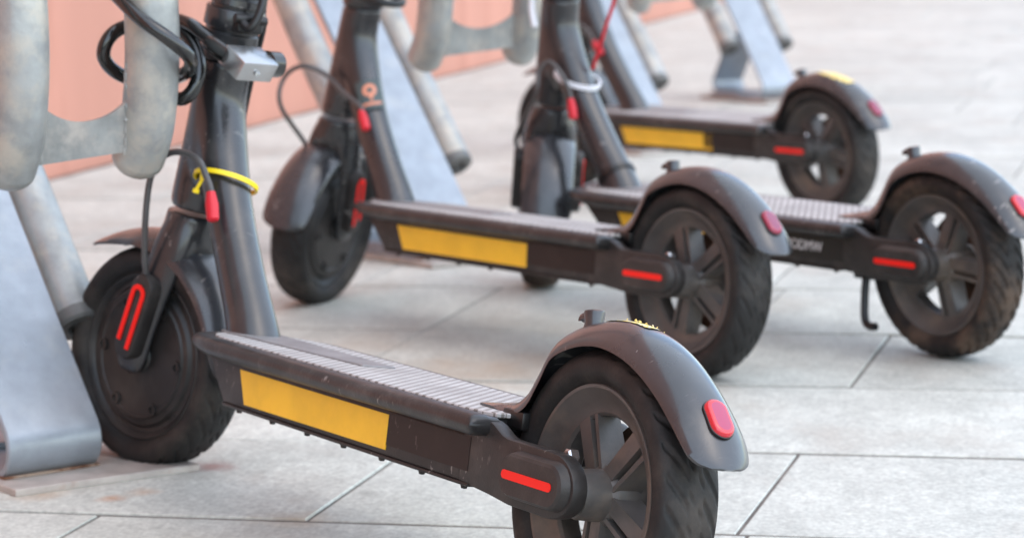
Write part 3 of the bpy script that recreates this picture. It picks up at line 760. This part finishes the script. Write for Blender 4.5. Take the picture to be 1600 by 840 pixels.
def fork_refl(s):
    """red reflective outline, open at its foot"""
    b = B(); c0 = Vector((0.793, s*0.0480, 0.148)); up = -leg_d; sd = Vector((up.z, 0, -up.x)); hw, hl = 0.0072, 0.031
    pts = [c0+sd*(-hw)+up*(-hl)]+[c0+sd*(-hw)+up*(-hl+0.012)]+[c0+sd*(-hw*math.cos(rad(a)))+up*(hl-hw+hw*math.sin(rad(a))) for a in range(0, 181, 20)]+[c0+sd*hw+up*(-hl+0.004)]
    n = len(pts); rows = []
    for i in range(n):
        t = (pts[min(i+1, n-1)]-pts[max(i-1, 0)]).normalized(); nr = t.cross(Vector((0, 1, 0))); w_ = 0.0024
        rows.append([pts[i]-nr*w_, pts[i]-nr*w_+Vector((0, s*0.0012, 0)), pts[i]+nr*w_+Vector((0, s*0.0012, 0)), pts[i]+nr*w_])
    R = b.grid(rows, closed_v=True); b.face(R[0]); b.face(list(reversed(R[-1]))); return b.mesh('reflector', M_red, sharp=30)
ME_fc = [fork_cover(s) for s in (1, -1)]; ME_fr = [fork_refl(s) for s in (1, -1)]
def motor_mesh():
    b = B()
    half = [(0.0001, 0.0235), (0.014, 0.0235), (0.016, 0.0215), (0.030, 0.0212), (0.0560, 0.0205), (0.0575, 0.0217), (0.0600, 0.0217), (0.0615, 0.0198), (0.0665, 0.0190), (0.0695, 0.0155), (0.0735, 0.0152), (0.0760, 0.0180), (0.0795, 0.0200), (0.0812, 0.0188), (0.0795, 0.0165)]
    b.lathe(half+[(r, -h) for r, h in reversed(half)], 96, 'y')
    for k in range(6):
        a = rad(60*k+15)
        for s in (1, -1): b.lathe([(0.0062, 0.0200*s), (0.0058, 0.0232*s), (0.0035, 0.0232*s), (0.003, 0.0212*s), (0.0001, 0.0212*s)], 14, 'y', (0.0545*math.cos(a), 0, 0.0545*math.sin(a)))
    return b.mesh('front_wheel', M_motor, sharp=30)
ME_motor = motor_mesh()
fp = []
for r, th, w_, d in ((0.1320, 129, 0.020, 0.003), (0.1300, 124, 0.028, 0.006), (0.1275, 116, 0.0300, 0.010), (0.1250, 105, 0.031, 0.014), (0.1235, 92, 0.0345, 0.015), (0.1230, 75, 0.0345, 0.016), (0.1230, 58, 0.0345, 0.016), (0.1235, 42, 0.0345, 0.016), (0.1240, 28, 0.0345, 0.015), (0.1250, 15, 0.0345, 0.013), (0.1265, 4, 0.0330, 0.010), (0.1280, -2, 0.028, 0.007), (0.1285, -5, 0.016, 0.003)):
    fp.append((-r*math.cos(rad(th))+WB, R0+r*math.sin(rad(th)), w_, d))
ME_ff = fender_sheet(fp).mesh('front_fender', M_fend, sharp=50)
def ring_tie(m, c, nrm, r, th=0.0022, w_=0.0022, head=0.0):
    b = B(); q = Vector(nrm).normalized().to_track_quat('Z', 'Y'); rows = []
    for k in range(40):
        a = 2*math.pi*k/40; d = q @ Vector((math.cos(a), math.sin(a), 0)); zz = q @ Vector((0, 0, 1))
        rows.append([Vector(c)+d*(r+o)+zz*h for o, h in ((0, -w_), (th, -w_), (th, w_), (0, w_))])
    b.grid(rows, closed_u=True, closed_v=True)
    return b.mesh('zip_tie', m)
def kickstand_mesh():
    b = B()
    b.box((0.098, 0.030, 0.091), (0.034, 0.022, 0.014), bev=0.003)
    b.tube(cr([(0.096, 0.036, 0.092), (0.094, 0.041, 0.070), (0.090, 0.046, 0.045), (0.085, 0.048, 0.035), (0.076, 0.049, 0.032), (0.068, 0.049, 0.033)], 6), [0.0048]*31, 12)
    return b.mesh('kickstand', M_black)
ME_kick = kickstand_mesh()

def steer_matrix(st): return Matrix.Translation(AX) @ Matrix.Rotation(st, 4, AN) @ Matrix.Translation(-AX)

def text_mesh(body, size, m):
    cu = bpy.data.curves.new('printed_text', 'FONT'); cu.body = body; cu.size = size; cu.extrude = 0.0002; cu.align_x = 'CENTER'; cu.align_y = 'CENTER'
    o = bpy.data.objects.new('t', cu); COL.objects.link(o); dg = bpy.context.evaluated_depsgraph_get(); dg.update()
    me = bpy.data.meshes.new_from_object(o.evaluated_get(dg)); me.materials.clear(); me.materials.append(m)
    bpy.data.objects.remove(o); bpy.data.curves.remove(cu); return me

def scooter(loc, hd, lean, st, spoke, label, tyre=ME_tyre, side='yellow', torn=False, kick=False, cable=None, fspin=0, short=0.0, rake=0.0, dull=False, pod_red=True, dkx=1.0):
    root = bpy.data.objects.new('electric_scooter', None); COL.objects.link(root); root.empty_display_size = 0.1
    fx = Vector((math.cos(hd), math.sin(hd), 0)); l0 = Vector((-math.sin(hd), math.cos(hd), 0)); z = Vector((0, 0, 1))
    ly = math.cos(lean)*l0-math.sin(lean)*z; uz = math.cos(lean)*z+math.sin(lean)*l0
    root.matrix_basis = Matrix(((fx.x, ly.x, uz.x, loc[0]), (fx.y, ly.y, uz.y, loc[1]), (fx.z, ly.z, uz.z, 0), (0, 0, 0, 1)))
    tag(root, label, 'electric scooter', 'dark electric scooters parked at the bike racks')
    T = Matrix.Translation
    FM = T((-short, 0, 0)); SM = FM @ steer_matrix(st)
    RK = Matrix(((1, 0, -rake, rake*R0), (0, 1, 0, 0), (0, 0, 1, 0), (0, 0, 0, 1))); FR = FM; SR = RK @ SM
    def rk(me, A=None):
        if not rake: return me
        A = A or Matrix(); m2 = me.copy(); m2.transform(A.inverted() @ RK @ A); return m2
    DM = Matrix.Diagonal(((1-short*0.8)*dkx, 1, 1, 1))
    w = new('rear_wheel', ME_rim, root, T((0, 0, R0)) @ Matrix.Rotation(rad(spoke), 4, 'Y')); new('tyre', tyre, w); new('brake_disc', ME_disc, w)
    dk = new('deck', ME_deck, root, DM); new('axle_bolt', ME_bolt, dk); new('deck_trim', ME_trim, root, DM); gm = new('grip_mat', ME_mat, root, DM); new('stem_pad', ME_pad, gm)
    for i in (0, 1):
        new('yellow_sticker', ME_ystk[i], root, DM if short or dkx != 1 else None); new('side_panel', ME_pan[i] if side == 'yellow' else ME_panb[i], root)
        c = new('axle_cover', ME_cap[i], root); new('reflector', ME_strip_r[i], c)
    rf = new('rear_fender', ME_rf, root); new('fender_mount', ME_mount, rf); t = new('tail_light', ME_tld if dull else ME_tl, root); new('light_bezel', ME_bez, t); new('latch_hook', ME_hook, rf)
    if torn: new('torn_sticker', torn, rf)
    if kick: new('kickstand', ME_kick, root)
    new('frame', rk(ME_frame), root, FR)
    cl = new('folding_collar', rk(ME_collar), root, FR); new('folding_lever', rk(ME_lever), cl)
    new('steering_stem', rk(ME_stem, SM), root, SM); hb = new('handlebar', rk(ME_bar, SM), root, SM); new('grip', rk(ME_gr[0], SM), hb); new('grip', rk(ME_gr[1], SM), hb); new('brake_lever', rk(ME_bl, SM), hb)
    fk = new('fork', rk(ME_fork, SM), root, SM)
    for i in (0, 1):
        c = new('fork_cover', rk(ME_fc[i], SM), root, SM)
        if pod_red or i == 1: new('reflector', rk(ME_fr[i], SM), c)
    fw = new('front_wheel', ME_motor, root, SM @ T(FA) @ Matrix.Rotation(rad(fspin), 4, 'Y')); new('tyre', tyre, fw)
    new('front_fender', ME_ff, root, SM)
    if cable:
        b = B(); P = [Vector(p)+Vector((-short, 0, 0)) for p in cable]
        e = SR @ (Vector((0.783, 0.0385, 0.182)))
        e0 = SR @ (Vector((0.781, 0.046, 0.205)))
        pts = cr([tuple(p) for p in P]+[tuple(e0), tuple(e)], 8)
        b.tube(pts, 0.0031, 12); new('motor_cable', b.mesh('motor_cable', M_cable), root)
        b = B(); p0, p1 = P[0], P[1]; d = (p0-p1).normalized()
        b.tube([p0+d*0.018, p0+d*0.016, p0+d*0.002, p0-d*0.010], [0.0040, 0.0058, 0.0062, 0.0042], 14); new('plug_cover', b.mesh('plug_cover', M_plug), root)
    return root

# the four scooters, near to far
s1 = scooter((0.05248, 2.03404), 2.1032, -0.168, 0.30, 28, 'nearest dark scooter with a yellow zip tie on its neck, lock box beside it', torn=ME_torn,
             cable=[(0.669, 0.030, 0.265), (0.6735, 0.0305, 0.277), (0.6809, 0.033, 0.2882), (0.6863, 0.040, 0.302), (0.708, 0.047, 0.307), (0.7347, 0.052, 0.3018), (0.7537, 0.055, 0.2826), (0.7574, 0.055, 0.2472)], fspin=10)
s2 = scooter((0.1971, 3.14285), 2.193, -0.085, -1.05, 20, 'dark scooter with an orange emblem on its neck, between the nearest two wheels',
             cable=[(0.645, 0.030, 0.256), (0.653, 0.030, 0.270), (0.6848, 0.035, 0.2855), (0.7255, 0.040, 0.3087), (0.7493, 0.060, 0.3173), (0.777, 0.070, 0.3002), (0.7746, 0.075, 0.2642)], rake=0.115, dull=True)
s3 = scooter((0.4970, 3.23575), 2.1731, 0.017, -0.62, 50, 'dark scooter with white print on its deck side, kickstand down and muddy rear tyre', tyre=ME_tyre_worn, side='black', kick=True, pod_red=False, dkx=1.06,
             cable=[(0.678, 0.030, 0.257), (0.6815, 0.030, 0.2744), (0.6904, 0.035, 0.2973), (0.7114, 0.040, 0.3147), (0.7216, 0.050, 0.3023), (0.7256, 0.055, 0.2702)])
s4 = scooter((0.5184, 4.63037), 2.1890, 0.042, 0.25, 40, 'farthest dark scooter, highest in the picture, yellow paper on its rear mudguard', torn=ME_torn2, short=0.115, dull=True,
             cable=[(0.677, 0.029, 0.263), (0.683, 0.032, 0.274), (0.692, 0.036, 0.291), (0.718, 0.043, 0.3055), (0.7485, 0.051, 0.301), (0.7539, 0.060, 0.246)])

# details of single scooters
z1 = new('zip_tie', ring_tie(M_ytie, (0.707, 0, 0.284), (0.20, -0.27, 1), 0.0290), s1); z1['label'] = 'yellow zip tie holding the cable'
def tie_head():
    b = B(); b.box((0, 0, 0), (0.007, 0.006, 0.006), bev=0.0012); b.tube([(0, 0, 0), (0.004, 0.004, -0.012)], 0.0017, 8); b.tube([(0.004, 0.004, -0.012), (0.0045, 0.0045, -0.0155)], 0.0032, 10)
    return b.mesh('tie_head', M_ytie)
th_ = new('tie_head', tie_head(), z1, Matrix.Translation((0.690, 0.031, 0.287)))
def brake_cable(path, red_from, m1, m2):
    b = B(); b.tube(cr(path, 8), 0.0026, 10); return b.mesh('brake_cable', m1)
new('brake_cable', brake_cable([(0.69, -0.026, 0.62), (0.7204, -0.026, 0.4637), (0.7190, -0.027, 0.4336), (0.7290, -0.027, 0.3969), (0.7395, -0.026, 0.3413), (0.7350, -0.026, 0.3172), (0.7240, -0.0255, 0.2985)], 0, M_black, None), s1)
new('brake_hose', brake_cable([(0.7240, -0.0255, 0.2985), (0.7105, -0.0255, 0.2764), (0.7040, -0.025, 0.2635), (0.695, -0.020, 0.250)], 0, M_plug, None), s1)
z3 = new('zip_tie', ring_tie(M_wtie, (0.704, 0, 0.290), (-0.42, -0.1, 1), 0.0300, w_=0.0030), s3); z3['label'] = 'white cable tie round the neck'
new('brake_hose', brake_cable([(0.691, -0.016, 0.302), (0.673, -0.016, 0.332), (0.655, -0.015, 0.362), (0.6357, -0.015, 0.3947), (0.61, -0.015, 0.45), (0.60, -0.01, 0.6), (0.62, 0.0, 0.8)], 0, M_plug, None), s3)
bb = B(); bb.tube(cr([(0.7485, 0.035, 0.36), (0.752, 0.036, 0.385), (0.750, 0.034, 0.405)], 4), 0.0045, 8)
new('cable_sleeve', bb.mesh('cable_sleeve', M_wtie), s3)
bb = B(); c = [(0.612, 0, 0.170), (0.615, 0, 0.1735)]
bb.tube([(0.6225, 0, 0.163), (0.6265, 0, 0.168)], 0.0262, 28, ref=(0, 1, 0)); new('neck_band', bb.mesh('neck_band', M_black), s3)
tx = text_mesh('HBODMW', 0.0165, M_white)
new('printed_text', tx, s3, Matrix.Translation((0.190, 0.0553, 0.1180)) @ Matrix(((-1, 0, 0, 0), (0, 0, 1, 0), (0, 1, 0, 0), (0, 0, 0, 1))))
# emblem label on the neck of the second scooter, wrapped on the tube
def emblem():
    nrm0 = Vector((-0.93, 0.36, 0.0)); axis = Vector((0.034, 0, 0.056)).normalized(); c = Vector((0.700, 0, 0.274))
    n0 = (nrm0-axis*nrm0.dot(axis)).normalized(); t0 = axis.cross(n0)
    def pt(s_, h, off): a = s_/0.024; return c+axis*h+(n0*math.cos(a)+t0*math.sin(a))*(0.0240+off)
    b = B(); b.grid([[pt(-0.017+0.034*i/12, -0.021+0.042*j/6, 0.0006) for i in range(13)] for j in range(7)]); lab = b.mesh('emblem_label', M_teal)
    b = B(); rows = []
    for k in range(28):
        a = 2*math.pi*k/28; rows.append([pt(r*math.cos(a), 0.006+r*math.sin(a), 0.0011) for r in (0.0040, 0.0092)])
    b.grid(rows, closed_u=True)
    b.grid([[pt(-0.012+0.0035*i, -0.0155+0.004*j, 0.0011) for i in range(8)] for j in range(2)])
    b.grid([[pt(-0.002+0.004*i, -0.008+0.008*j, 0.0011) for i in range(2)] for j in range(2)])
    return lab, b.mesh('emblem', M_orange)
l_, e_ = emblem(); RK2 = Matrix(((1, 0, -0.115, 0.115*R0), (0, 1, 0, 0), (0, 0, 1, 0), (0, 0, 0, 1))); l_.transform(RK2); e_.transform(RK2); lo = new('emblem_label', l_, s2); new('emblem', e_, lo)
ME_ring.transform(RK2); new('folding_ring', ME_ring, s2)

# ------------------------------------------------------------------ cable lock wound round the nearest rack
def ray(px, py, Y):
    d = right*((px-800)/4473.4)+down*((py-420)/4473.4)+fwd
    return Vector((0, 0, 0.5484))+d*(Y/d.y)
lk = bpy.data.objects.new('cable_lock', None); COL.objects.link(lk); lk.location = (-0.25, 2.6, 0.38)
tag(lk, 'black coiled cable lock with grey metal box, wound round the nearest rack', 'cable lock')
LI = Matrix.Translation((0.25, -2.6, -0.38))
P = [(165, -25, 2.62), (213, 24, 2.582), (262, 60, 2.574), (296, 90, 2.59), (292, 112, 2.63), (262, 124, 2.668), (215, 126, 2.672), (180, 112, 2.655), (162, 88, 2.645), (170, 60, 2.645), (196, 42, 2.655), (250, 34, 2.672), (292, 55, 2.665), (311, 95, 2.655), (303, 138, 2.648), (280, 155, 2.65), (258, 132, 2.672), (252, 75, 2.682), (268, 35, 2.675), (295, 38, 2.66), (322, 58, 2.648), (343, 77, 2.635)]
bb = B(); bb.tube(cr([tuple(LI @ ray(*p)) for p in P], 8), 0.0066, 14); new('cable', bb.mesh('cable', M_vinyl), lk)
cv = lambda x, y, z: (right*x+down*y+fwd*z).normalized()
e1, e2 = cv(0.639, 0.0, 0.769), cv(-0.609, -0.609, 0.508); e2 = (e2-e1*e2.dot(e1)).normalized(); e3 = e1.cross(e2)
LM = Matrix(((e1.x, e2.x, e3.x, 0), (e1.y, e2.y, e3.y, 0), (e1.z, e2.z, e3.z, 0), (0, 0, 0, 1)))
ed_ = e3 if e3.z < 0 else -e3
lc = LI @ ray(383, 98, 2.605)+e1*0.0225+e2*0.0150+ed_*0.0100
bb = B(); bb.box((0, 0, 0), (0.0450, 0.0300, 0.0200), bev=0.0016); bb.xf(Matrix.Translation(lc) @ LM)
body = new('lock_box', bb.mesh('lock_box', M_lock), lk)
bb = B(); bb.lathe([(0.0001, 0.0), (0.0024, 0.0), (0.0027, -0.0006), (0.0027, -0.002)], 16, 'y', (-0.002, -0.0155, 0.0)); bb.xf(Matrix.Translation(lc) @ LM); new('rivet', bb.mesh('rivet', M_chrome), body)
bb = B(); bb.tube([(0.0215, 0.002, 0), (0.0235, 0.002, 0), (0.0245, 0.002, 0), (0.0390, 0.002, 0), (0.0400, 0.002, 0)], [0.0095, 0.0095, 0.0122, 0.0122, 0.0112], 24); bb.xf(Matrix.Translation(lc) @ LM); cyl = new('lock_cylinder', bb.mesh('lock_cylinder', M_vinyl), lk)
bb = B(); bb.tube([(0.0398, 0.002, 0), (0.0420, 0.002, 0)], 0.0080, 20); bb.xf(Matrix.Translation(lc) @ LM); new('key_barrel', bb.mesh('key_barrel', M_chrome), cyl)
bb = B(); a_ = LI @ ray(338, 74, 2.637); c_ = lc+e2*0.010-e1*0.016; bb.tube([a_+(a_-c_)*0.6, a_, c_], [0.0068, 0.0088, 0.0095], 16); new('cable_sleeve', bb.mesh('cable_sleeve', M_vinyl), lk)
